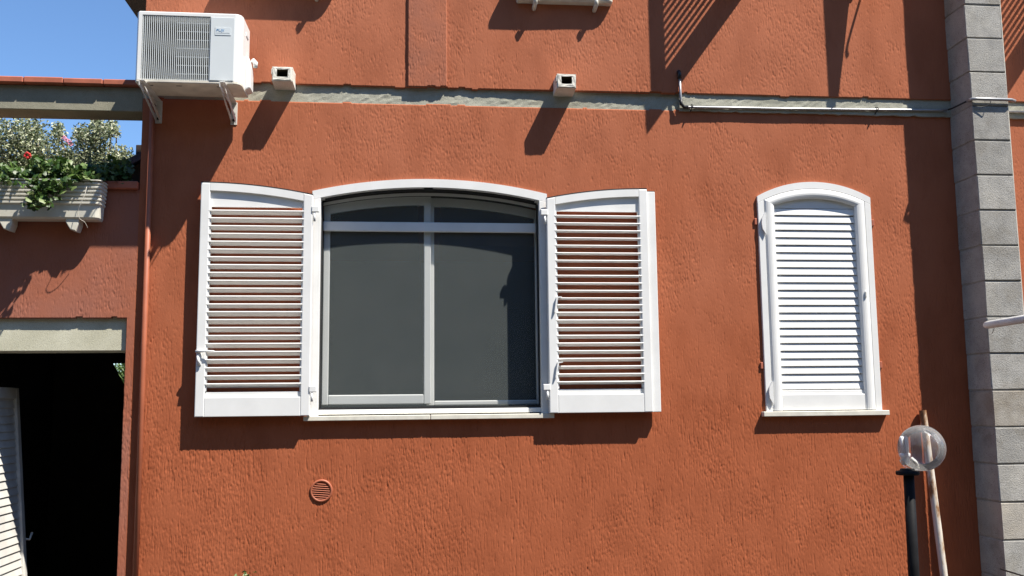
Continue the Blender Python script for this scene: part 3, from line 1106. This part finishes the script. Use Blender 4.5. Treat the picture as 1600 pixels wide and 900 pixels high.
lt_ = text_part('FUJI', b0.x + .005, b0.z - .026, .021, -AD - .0068, 'blue', bd, .15)
for o_ in (lt_,):
    o_.matrix_parent_inverse = (Matrix.Translation(-Vector(acu.location))).inverted() @ Matrix.Translation(-Vector(acu.location))
for i in range(1):
    A(box('badge_line', b0.x + .006, b1.x - .008, -AD - .0068, -AD - .0064, b0.z - .0375, b0.z - .0325, 'badge_grey', None, 0))
# right side: seam, grip and valve cover
A(box('side_grip', rt + .0005, rt + .006, -.22, -.15, az1 - .085, az1 - .060, 'ac_panel', None, .002))
A(prism_xz('valve_cover', [(rt, az0 + .015), (rt + .032, az0 + .03), (rt + .032, az0 + .16), (rt + .020, az0 + .22), (rt, az0 + .235)], -.21, -.105, 'ac', None, .008))
A(tube('valve_cap', [(rt + .028, -.13, az0 + .235), (rt + .046, -.13, az0 + .215), (rt + .046, -.13, az0 + .185)], [.014, .016, .014], 'ac', None, 10))
A(box('side_seam', rt - .0012, rt + .0012, -.262, -.259, az0 + .02, az1 - .03, 'badge_grey', None, 0))
for px, py in ((237, 131), (341, 133), (277, 145), (281, 150)):
    p = at(px, py, .30)
    A(box('drain_slot', p.x - .008, p.x + .008, -.30, -.292, az0 - .0012, az0 + .002, 'gasket', None, 0))
# pipe tail under the unit
# brackets
for nm, px, lab in (('a', 221, 'white steel wall bracket under the left end of the air conditioner'), ('b', 347, 'white steel wall bracket under the right end of the air conditioner')):
    xx = at(px, 140, .40).x
    br = thing('wall_bracket', lab, 'bracket', (xx, 0, 3.36), group='air conditioner brackets')
    za = az0 - .002
    adopt(br, box('arm', xx - .016, xx + .016, -.405, -.004, za - .006, za, 'galv', None, .001))
    adopt(br, box('arm_web', xx - .016, xx - .012, -.405, -.004, za - .034, za - .0065, 'galv', None, .001))
    adopt(br, box('wall_plate', xx - .020, xx + .020, -.006, .004, 3.375, za, 'galv', None, .001))
    for s in (-1, 1):
        x0 = xx + s * .0125
        vs = [(x0, -.395, za - .036), (x0, -.36, za - .036), (x0, -.02, 3.415), (x0, -.02, 3.380)]
        vs += [(x + .0025, y, z_) for x, y, z_ in vs]
        fs = [(0, 1, 2, 3), (7, 6, 5, 4), (0, 4, 5, 1), (1, 5, 6, 2), (2, 6, 7, 3), (3, 7, 4, 0)]
        adopt(br, link('strut', from_py('strut', vs, fs), 'galv'))
    adopt(br, box('bolt', xx - .008, xx + .008, -.016, -.0065, 3.395, 3.411, 'dark', None, .002))

# ------------------------------------------------------------------ concrete drain spouts
def spout(px, py, label):
    d = .155
    p = at(px, py, d)
    t = thing('drain_spout', label, 'spout', (p.x, 0, p.z), group='drain spouts above the band')
    wv, hv, wl = .062, .046, .015
    bm = bmesh.new()
    def rng(y, sx, sz, dz=0):
        return [bm.verts.new((p.x + a * sx, y, p.z + dz + b * sz)) for a, b in ((-1, -1), (1, -1), (1, 1), (-1, 1))]
    o0, o1 = rng(-d, wv, hv), rng(.05, wv + .004, hv + .005, -.004)
    i0, i1 = rng(-d, wv - .028, hv - .022, .004), rng(.03, wv - .030, hv - .024, .004)
    for k in range(4):
        j = (k + 1) % 4
        bm.faces.new((o0[k], o0[j], o1[j], o1[k]))
        bm.faces.new((o0[k], i0[k], i0[j], o0[j]))
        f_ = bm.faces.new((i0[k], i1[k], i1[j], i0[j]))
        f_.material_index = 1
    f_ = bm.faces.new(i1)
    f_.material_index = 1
    bmesh.ops.bevel(bm, geom=[e for e in bm.edges if all(v in o0 for v in e.verts)], offset=.006, segments=2, affect='EDGES')
    bmesh.ops.subdivide_edges(bm, edges=bm.edges[:], cuts=2, use_grid_fill=True)
    rr = random.Random(px)
    for v in bm.verts:
        v.co += Vector((rr.uniform(-1, 1), rr.uniform(-1, 1), rr.uniform(-1, 1))) * .0014
    me_ = bm_mesh('channel', bm)
    me_.materials.append(M['spout'])
    me_.materials.append(M['spout_in'])
    adopt(t, link('channel', me_))
    adopt(t, box('lip', p.x - wv - .006, p.x - wv + .004, -d + .004, -d + .05, p.z - .004, p.z + hv - .012, 'spout', None, .003))
    return t
spout(441, 115, 'white concrete drain spout beside the air conditioner')
spout(885.5, 126, 'white concrete drain spout above the right half of the big window')

# ------------------------------------------------------------------ round wall vent
vc = Vector((-.522, -.004, 1.097))
vt = thing('wall_vent', 'small round terracotta wall vent with slanted slats', 'vent', tuple(vc))
mv = Matrix.Translation(vc) @ Matrix.Rotation(math.radians(90), 4, 'X')
adopt(vt, lathe('ring', [(.053, -.06), (.053, -.004), (.056, .003), (.062, .004), (.068, .001), (.070, -.012)], 'terra_paint', None, 36, mv))
adopt(vt, lathe('back_plate', [(.0001, -.03), (.054, -.03)], 'dark', None, 24, mv, False))
for k in range(8):
    z = -.045 + .0128 * k
    hw = math.sqrt(max(.0535 ** 2 - z * z, .0002))
    o = box('slat', -hw, hw, -.010, .010, -.0018, .0018, 'terra_paint', None, 0)
    o.location = vc + Vector((0, .007, z))
    o.rotation_euler = (math.radians(38), math.radians(5), 0)
    o.parent = vt
    o.matrix_parent_inverse = Matrix.Translation(-vc)

# ------------------------------------------------------------------ conduit along the band and round the pillar
cdt = thing('conduit', 'thin grey conduit running along the concrete band and round the block pillar', 'conduit', (1.8, -.03, 3.57))
p0, p1 = at(1061, 116, .045), at(1064, 160, .040)
za_ = at(1080, 167, .035).z
ze = at(1470, 172, .035).z
path = [(p0.x + .002, -.045, p0.z), (p1.x, -.040, za_ + .035), (p1.x + .006, -.036, za_ + .010), (p1.x + .030, -.028, za_), (2.6, -.0275, (za_ + ze) / 2 - .004), (3.60, -.0275, ze), (3.66, -.040, ze)]
zf = at(1550, 155, PD + .022).z
path += [(PX0 - .018, -.07, ze + .003), (PX0 - .016, -PD + .02, zf - .002), (PX0 - .004, -PD - .016, zf), (PX0 + .03, -PD - .022, zf), (PX1 + .01, -PD - .022, zf - .001), (PX1 + .05, -PD + .0, zf - .001)]
path2 = []
P_ = [Vector(p) for p in path]
adopt(cdt, tube('tube', P_[:7], .0085, 'conduit', None, 10))
adopt(cdt, tube('tube', P_[6:9], .006, 'wire', None, 8))
adopt(cdt, tube('tube', P_[8:], .011, 'conduit', None, 10))
adopt(cdt, tube('tube', [(PX1 + .02, -.0275, ze + .004), (6.0, -.0275, ze)], .0085, 'conduit', None, 10))
adopt(cdt, tube('end_cap', [(p0.x + .002, -.010, p0.z + .022), (p0.x + .002, -.034, p0.z + .020), (p0.x + .002, -.046, p0.z + .006), (p0.x + .002, -.046, p0.z - .03)], .0135, 'wire', None, 10))
adopt(cdt, tube('elbow', [(p1.x - .001, -.040, za_ + .045), (p1.x + .003, -.037, za_ + .016), (p1.x + .022, -.030, za_ + .001), (p1.x + .05, -.028, za_)], .0115, 'wire', None, 10))
for px in (1081, 1370):
    c = at(px, 170, .03)
    zc_ = za_ + (ze - za_) * (px - 1080) / 390
    adopt(cdt, tube('clip', [(c.x, -.014, zc_ + .022), (c.x + .002, -.040, zc_ + .012), (c.x + .002, -.047, zc_), (c.x - .002, -.038, zc_ - .012), (c.x - .010, -.016, zc_ - .03)], .0035, 'wire', None, 6))
s0, s1 = at(1548, 157, PD + .03), at(1520, 165, PD + .01)
adopt(cdt, tube('loose_wire', bez([(s0.x, s0.y, s0.z), (s0.x - .012, s0.y, s0.z - .028), (s0.x - .05, s0.y + .01, s0.z - .040), (s1.x, s1.y, s1.z - .004)]), .0028, 'wire', None, 6))

# ------------------------------------------------------------------ planters and their plants
def planter(label, x0, x1, zb, zt, d_bot, d_top, back=.02, group='cream planter boxes on the wall'):
    t = thing('planter_box', label, 'planter', ((x0 + x1) / 2, -.06, zb), group=group)
    # ribbed profile from the foot up to the rim, (depth, height)
    H = zt - zb
    prof = [(d_bot - .012, 0), (d_bot, .012), (d_bot + .006, H * .36)]
    nr = 6
    for k in range(nr):
        h0 = H * (.37 + .60 * k / nr)
        dd = d_bot + (d_top - d_bot) * (.36 + .6 * k / nr)
        hh = H * .60 / nr
        prof += [(dd - .004, h0 + .001), (dd + .006, h0 + hh * .22), (dd + .007, h0 + hh * .62), (dd - .003, h0 + hh * .92)]
    prof += [(d_top + .010, H * .975), (d_top + .010, H), (d_top - .004, H)]
    vs, fs = [], []
    loops = []
    for d, h in prof:
        r_ = .035
        e = (d - d_bot)
        a0, a1 = x0 + .018 - e * .55, x1 - .018 + e * .55
        L = [(a0, -back)]
        for k in range(5):
            t_ = math.pi / 2 * k / 4
            L.append((a0 + r_ * (1 - math.cos(t_)) * .9, -(d - r_ + r_ * math.sin(t_))))
        for k in range(5):
            t_ = math.pi / 2 * (1 - k / 4)
            L.append((a1 - r_ * (1 - math.cos(t_)) * .9, -(d - r_ + r_ * math.sin(t_))))
        L.append((a1, -back))
        loops.append(len(vs))
        vs += [(x_, y_, zb + h) for x_, y_ in L]
    n = len(L)
    for i in range(len(prof) - 1):
        for k in range(n):
            j = (k + 1) % n
            fs.append((loops[i] + k, loops[i] + j, loops[i + 1] + j, loops[i + 1] + k))
    fs.append(tuple(range(n))[::-1])
    me_ = from_py('trough', vs, fs)
    o = adopt(t, link('trough', me_, 'plastic'))
    adopt(t, box('soil', x0 + .04, x1 - .04, -d_top + .02, -back - .006, zt - .03, zt - .022, 'soil', None, 0))
    return t
def bracket_arm(t, xx, zb, d):
    adopt(t, tube('bracket', [(xx, -.008, zb - .030), (xx, -d * .55, zb - .024), (xx, -d - .012, zb - .012), (xx, -d - .020, zb + .03)], [.013, .015, .014, .010], 'plastic', None, 8))

L0 = at(150, 343, .115)
lp = planter('cream ribbed planter box hooked on the terrace parapet, overflowing with green leaves', -2.92, at(158, 345, .115).x, at(100, 342, .115).z, at(100, 281, .14).z, .115, .150,
             group=None)
lz_ = at(100, 342, .115).z + .001
for px in (106, 2):
    xx = at(px, 350, .10).x
    adopt(lp, prism_xz('bracket', [(xx - .012, lz_ - .02), (xx + .014, lz_ - .062), (xx + .048, lz_ - .072), (xx + .062, lz_ - .03), (xx + .062, lz_), (xx - .012, lz_)], -.104, -.02, 'plastic', None, .005))
cp = planter('cream planter box whose underside shows at the top edge above the spout', at(803, 5, .05).x, at(961, 8, .05).x, 4.236, 4.41, .085, .14, group=None)
for px in (836, 931):
    bracket_arm(cp, at(px, 8, .08).x, 4.228, .085)
up_l = planter('cream planter box above the air conditioner, only a bracket tip in view', -1.13, -.455, 4.252, 4.43, .085, .14, group=None)
for xx in (-1.0, at(493, 0, .09).x):
    bracket_arm(up_l, xx, 4.242, .085)

# trailing plant in the terrace planter
tp = thing('trailing_plant', 'bright green trailing geranium spilling over the terrace planter with red flower', 'plant', (-2.3, -.1, 2.98))
C = []
for _ in range(2400):                              # low cushion above the rim
    px, py = random.uniform(-90, 205), 0
    base = 262 + 7 * math.sin(px * .06) + 5 * math.sin(px * .17 + 1)
    py = random.triangular(base - 12, 287, base + 10)
    if px > 150:
        py = min(285, py + 3)
    d = random.triangular(-.08, .17, .02) if px < 165 else random.uniform(-.25, .03)
    C.append(at(px, py, d))
def spray(px0, px1, py0, py1, n, d0, d1):
    for _ in range(n):
        t_ = random.random()
        px = random.gauss((px0 + px1) / 2, (px1 - px0) / 4)
        C.append(at(px, py0 + (py1 - py0) * t_, random.uniform(d0, d1)))
spray(38, 78, 280, 326, 120, .17, .25)
spray(60, 100, 280, 312, 60, .16, .22)
spray(80, 112, 278, 294, 30, .15, .20)
spray(-10, 20, 276, 286, 20, .15, .20)
spray(108, 150, 274, 284, 30, .13, .17)
spray(-70, -20, 280, 345, 160, .17, .28)
adopt(tp, leaves('foliage', C, .034, 'ivy', None, .25, .9, (0, 1), True))
for (xa, ya, xb, yb_, d) in ((55, 282, 60, 322, .21), (72, 282, 66, 318, .22), (88, 282, 84, 312, .20), (-40, 282, -50, 340, .22)):
    a, b = at(xa, ya, .16), at(xb, yb_, d)
    adopt(tp, tube('stem', [a, (a + b) / 2 + Vector((0, -.03, 0)), b], [.004, .003, .002], 'palm', None, 5))
def flower(px, py, d, mat, r):
    c = at(px, py, d)
    bm = bmesh.new()
    for k in range(9):
        a = k * .7
        o_ = Vector((math.cos(a) * r * .7, random.uniform(-.01, .01), math.sin(a) * r * .7))
        m_ = Matrix.Translation(c + o_) @ Matrix.Rotation(a, 4, 'Y') @ Matrix.Diagonal((1, .45, .8, 1))
        bmesh.ops.create_icosphere(bm, subdivisions=1, radius=r * .5, matrix=m_)
    return link('flower', bm_mesh('flower', bm), mat)
fl = adopt(tp, flower(43, 243, .12, 'red', .020))
fl['label'] = 'small red flower head'
a = at(45, 262, .08)
adopt(tp, tube('stem', [a, at(44, 250, .1), at(43, 244, .12)], .002, 'palm', None, 5))
# pale twine hanging from the planter
tw = tube('twine', bez([at(135, 292, .17), at(133, 303, .18), at(126, 318, .18), at(122, 330, .17), at(124, 341, .16), at(132, 347, .14), at(137, 356, .10)], 5), .0018, 'twine', None, 5)
tag(tw, 'loose pale twine hanging down the right end of the terrace planter', 'twine')

# variegated shrubs on the terrace
def shrub(label, lobes, n, size, y0, y1, seed):
    global RNG
    RNG = np.random.default_rng(seed)
    rr = random.Random(seed)
    cx = sum(l[0] for l in lobes) / len(lobes)
    base = at(cx, 300, -(y0 + y1) / 2)
    t = thing('variegated_shrub', label, 'shrub', (base.x, base.y, 2.74), group='variegated shrubs on the terrace')
    C = []
    tot = sum(l[2] * l[3] for l in lobes)
    for (px, py, rx, ry) in lobes:
        k = int(n * rx * ry / tot)
        yc = rr.uniform(y0, y1)
        for _ in range(k):
            while True:
                u, v, w_ = rr.gauss(0, .5), rr.gauss(0, .5), rr.gauss(0, .5)
                q = u * u + v * v + w_ * w_
                if q < 1.15:
                    break
            C.append(at(px + rx * u, py + ry * v, -(yc + .28 * w_)))
        top = at(px, py - ry * .5, -yc)
        bot = Vector((base.x + rr.uniform(-.1, .1), yc, 2.72))
        adopt(t, tube('branch', [bot, (bot + top) / 2 + Vector((rr.uniform(-.05, .05), 0, 0)), top], [.014, .009, .004], 'bark', None, 6))
    adopt(t, leaves('foliage', C, size, 'varieg', None, .3, .55))
    return t
shrub('large pale variegated shrub on the terrace at the left edge', [(-40, 225, 60, 60), (20, 225, 46, 52), (48, 215, 30, 42), (60, 245, 40, 40), (10, 262, 70, 26)], 9500, .027, .80, 1.15, 3)
shrub('airy variegated shrub with pink flowers on the terrace, nearest the house corner', [(105, 252, 38, 34), (150, 228, 26, 40), (158, 205, 20, 22), (186, 248, 24, 24), (200, 252, 14, 16), (130, 258, 40, 30), (172, 262, 40, 26),
       (90, 208, 14, 20), (128, 212, 18, 20), (176, 200, 12, 14), (150, 192, 10, 10), (182, 210, 8, 8)], 8500, .026, .80, 1.15, 5)
RNG = np.random.default_rng(21)
pf = thing('pink_flower', 'cluster of pink flowers among the pale shrub leaves', 'flower', at(103, 218, -.75))
for px, py in ((100, 215), (104, 219), (108, 221), (110, 225)):
    adopt(pf, flower(px, py, -.72, 'pink', .014))
a = at(104, 218, -.74)
adopt(pf, tube('stem', [a, a + Vector((0, .05, -.15))], .002, 'palm', None, 5))

# weed whose tip shows at the foot of the wall
wd = thing('weed', 'tip of a small green weed at the foot of the wall under the left shutter', 'plant', (at(384, 890, .5).x, -.5, 0))
wp = at(384, 897, .5)
adopt(wd, tube('stem', [(wp.x, -.5, 0), (wp.x + .01, -.5, wp.z * .5), (wp.x, -.5, wp.z - .01)], [.006, .004, .002], 'palm', None, 6))
adopt(wd, leaves('foliage', [wp + Vector((random.gauss(0, .022), random.gauss(0, .02), random.uniform(-.05, .008))) for _ in range(16)]
                 + [wp + Vector((random.gauss(0, .05), random.gauss(0, .05), random.uniform(-.4, -.05))) for _ in range(60)], .03, 'palm', None, .4, .6, (.5, 1)))

# palm seen through the far opening of the store room
pc = at(192, 604, -8.0)
pl = thing('palm_tree', 'green palm leaves glimpsed through the dark store room', 'palm', (pc.x, pc.y, 0))
adopt(pl, tube('trunk', [(pc.x, pc.y, 0), (pc.x, pc.y, pc.z)], [.09, .07], 'bark', None, 10))
for k in range(26):
    a = k * 2 * math.pi / 26 * 3
    q = [pc, pc + Vector((math.cos(a) * .42, math.sin(a) * .42, .30 + .2 * (k % 3))), pc + Vector((math.cos(a) * .85, math.sin(a) * .85, .10 + .3 * (k % 3)))]
    pts = bez(q, 6)
    vs, fs = [], []
    side = Vector((-math.sin(a), math.cos(a), 0))
    for i, p in enumerate(pts[:-1]):
        for s in (-1, 1):
            b = len(vs)
            tip = p + side * s * .14 + (pts[i + 1] - p) * 2.2 + Vector((0, 0, -.05))
            vs += [tuple(p), tuple(p + (pts[i + 1] - p) * .5), tuple(tip)]
            fs.append((b, b + 1, b + 2))
    me_ = from_py('frond', vs, fs)
    at_ = me_.attributes.new('tint', 'FLOAT', 'POINT')
    at_.data.foreach_set('value', [random.random() for _ in vs])
    adopt(pl, link('frond', me_, 'palm'))

# ------------------------------------------------------------------ spare shutter leaning in the doorway
sp = thing('spare_shutter', 'dusty white louvred shutter leaning inside the dark doorway', 'shutter', (-2.70, .3, 0))
pw, ph = .50, at(20, 612, -.55).z + .02
far0, far1 = at(30, 615, -.55), at(43, 900, -.55)
kx = (far1.x - far0.x) / (far0.z - far1.z)
lean = math.atan(kx)
sp.location = (far0.x + kx * far0.z, .05, .012)
sp.rotation_euler = (0, -lean, 0)
# its own space: width along +Y, face towards +X
box('stile', -.045, 0, 0, .05, 0, ph, 'dusty', sp, .004)
box('stile', -.045, 0, pw - .05, pw, 0, ph, 'dusty', sp, .004)
box('top_rail', -.045, 0, .05, pw - .05, ph - .07, ph, 'dusty', sp, .004)
box('bottom_rail', -.045, 0, .05, pw - .05, 0, .12, 'dusty', sp, .004)
slm = None
nsl = int((ph - .19) / .05) + 1
for i in range(nsl):
    z = .14 + i * .05
    if slm is None:
        o = box('slat', -.026, .026, .049, pw - .049, -.004, .004, 'dusty', sp, .002)
        slm = o.data
    else:
        o = bpy.data.objects.new('slat', slm)
        COL.objects.link(o)
        o.parent = sp
    o.location = (-.022, 0, z)
    o.rotation_euler = (0, math.radians(80), 0)
tube('latch_hook', [(-.02, pw, .78), (.01, pw + .03, .77), (.02, pw + .05, .81)], .008, 'galv', sp, 6)

# ------------------------------------------------------------------ garden globe lamp
LD = 1.0
gc = at(1440, 700, LD)
lp_top = at(1418, 738, LD)
lm = thing('garden_lamp', 'garden lamp with clear globe tilted on a black pole', 'lamp', (lp_top.x + .035, -LD, 0))
pole_b = at(1428, 900, LD)
tx = lp_top.x
adopt(lm, tube('pole', [(pole_b.x + (pole_b.x - tx) * .9, -LD, .0), (pole_b.x, -LD, pole_b.z), (tx + .006, -LD, lp_top.z - .004)], [.030, .029, .028], 'blackpole', None, 20))
mc = Matrix.Translation((tx, -LD, lp_top.z))
adopt(lm, lathe('collar', [(.0, -.014), (.058, -.014), (.062, -.006), (.060, .006), (.040, .010), (.036, .020), (.0, .020)], 'blackpole', None, 28, mc))
gr_ = 37.0 * (DIST - LD) / FPX * .995
axis = (Vector((tx - .004, -LD, lp_top.z + .02)) - gc).normalized()
rot = axis.to_track_quat('Z', 'Y').to_matrix().to_4x4()
prof = [(gr_ * math.sin(t_), gr_ * math.cos(t_)) for t_ in np.linspace(math.pi, .42, 26)]
gb = adopt(lm, lathe('globe', prof, 'globe', None, 48, Matrix.Translation(gc) @ rot))
zr = gr_ * math.cos(.42)
rr_ = gr_ * math.sin(.42)
adopt(lm, lathe('globe_neck', [(rr_, zr), (rr_ + .003, zr + .004), (rr_ + .003, zr + .014), (rr_ - .006, zr + .018), (.0, zr + .018)], 'globe', None, 32, Matrix.Translation(gc) @ rot))
bb = at(1414, 716, LD)
bt = at(1414.5, 681, LD)
sk = adopt(lm, lathe('socket', [(.0, -.035), (.020, -.035), (.022, .004), (.028, .008), (.029, .024), (.024, .028), (.0, .028)], 'bulb', None, 24, Matrix.Translation(bb)))
for k in range(4):
    a = k * math.pi / 2 + .5
    q = bb + Vector((math.cos(a) * .015, math.sin(a) * .015, .026))
    h_ = bt.z - bb.z - .030
    o = tube('lamp_tube', [q, q + Vector((0, 0, h_ * .94)), q + Vector((-math.cos(a) * .004, -math.sin(a) * .004, h_))], [.0105, .0105, .005], 'bulb', None, 10)
    adopt(lm, o)
c0, c1 = at(1424, 716, LD), at(1436, 731, LD)
adopt(lm, tube('gear_strap', [c0, at(1430, 722, LD + .02), c1], [.010, .012, .004], 'galv', None, 6))

# ------------------------------------------------------------------ rusty pole leaning on the wall
ra, rb = at(1441.5, 641, .032), at(1475, 900, .068)
dv = (rb - ra)
rc = ra + dv * ((ra.z) / (ra.z - rb.z))
ns_ = 22
pts = [ra + (rc - ra) * (i / ns_) for i in range(ns_ + 1)]
bm = bmesh.new()
tube_bm(bm, pts, [.0235 + random.uniform(-.0004, .0004) for _ in pts], 16, False)
tube_bm(bm, [pts[0], pts[0] + dv * .2], .0205, 16, False)
rp = link('leaning_pole', bm_mesh('leaning_pole', bm), 'rust', None, True)
tag(rp, 'rusty white metal pole leaning against the wall behind the globe lamp', 'pole')

# ------------------------------------------------------------------ clothes line arm reaching in from the right
RD = 1.5
e0, e1 = at(1541, 508, RD), at(1600, 498.5, RD + .35)
dv = (e1 - e0)
cl = thing('clothes_line_post', 'end of a pale metal clothes line arm in front of the block pillar', 'clothes line', (e0.x + dv.x * 3, e0.y + dv.y * 3, 0))
far = e0 + dv * 3
adopt(cl, tube('arm', [e0 - dv * .015, e0, e0 + dv * .06, far], [.010, .0165, .0195, .0205], 'galv', None, 16))
adopt(cl, tube('post', [(far.x, far.y, 0), (far.x, far.y, far.z + .06)], .03, 'galv', None, 14))
adopt(cl, tube('line_end', [e0 + dv * .22 + Vector((0, 0, -.015)), e0 + dv * .20 + Vector((0, 0, -.03)), e0 + dv * .14 + Vector((0, 0, -.046))], .002, 'twine', None, 5))
wq = [at(1563, 889, .5), at(1580, 894, .6), at(1602, 901, .75)]
wr = tube('black_wire', bez([wq[0], wq[0] + (wq[2] - wq[0]) * .5, wq[2], wq[0] + (wq[2] - wq[0]) * 2.2, Vector((wq[0].x + (wq[2].x - wq[0].x) * 6, -1.6, .02))], 6), .0048, 'wire', None, 6)
tag(wr, 'stiff black wire crossing the foot of the block pillar', 'wire')

# ------------------------------------------------------------------ upper windows with half open shutters (above the picture, they throw the striped shadows)
ZU = 4.365
def upper_window(xl, xr, lab, both=True):
    t = thing('upper_window', lab, 'window', ((xl + xr) / 2, 0, ZU), group='upper storey windows')
    for x0 in (xl - .05, xr):
        adopt(t, box('frame_jamb', x0, x0 + .05, -.045, -.0285, ZU, ZU + 1.35, 'white', None, .003))
    adopt(t, box('frame_head', xl - .05, xr + .05, -.046, -.0282, ZU + 1.35, ZU + 1.41, 'white', None, .003))
    adopt(t, box('pane', xl, xr, -.036, -.031, ZU, ZU + 1.35, 'dark', None, 0))
xhl, xhr = 2.254, 2.996
upper_window(xhl, xhr, 'upper storey window above the narrow arched window')
kw = dict(hinge=False, chord=.046)
al_ = math.atan2(1.0, .65)                          # left leaf swings out past square
shutter('louvred_shutter', 'white louvred shutter of the upper window, left leaf, half open', (xhl, -.03, ZU), -1, .40, 1.30, 1.34, [43] * 19, rz=al_, **kw)
shutter('louvred_shutter', 'white louvred shutter of the upper window, right leaf, half open', (xhr, -.03, ZU + .02), 1, .40, 1.28, 1.32, [8] * 23, rz=-math.atan2(1.0, .84), **kw)
upper_window(xhl + 2.33, xhr + 2.33, 'upper storey window right of the block pillar')
shutter('louvred_shutter', 'white louvred shutter of the upper window right of the pillar, half open', (xhl + 2.33, -.03, ZU), -1, .40, 1.30, 1.34, [43] * 19, rz=al_, **kw)
hk = tube('shutter_hook', bez([(3.22, -.02, 4.75), (3.26, -.16, 4.70), (3.29, -.27, 4.66), (3.30, -.28, 4.61)], 5), .008, 'wire', None, 6)
tag(hk, 'iron shutter hook beside the upper window', 'hook')
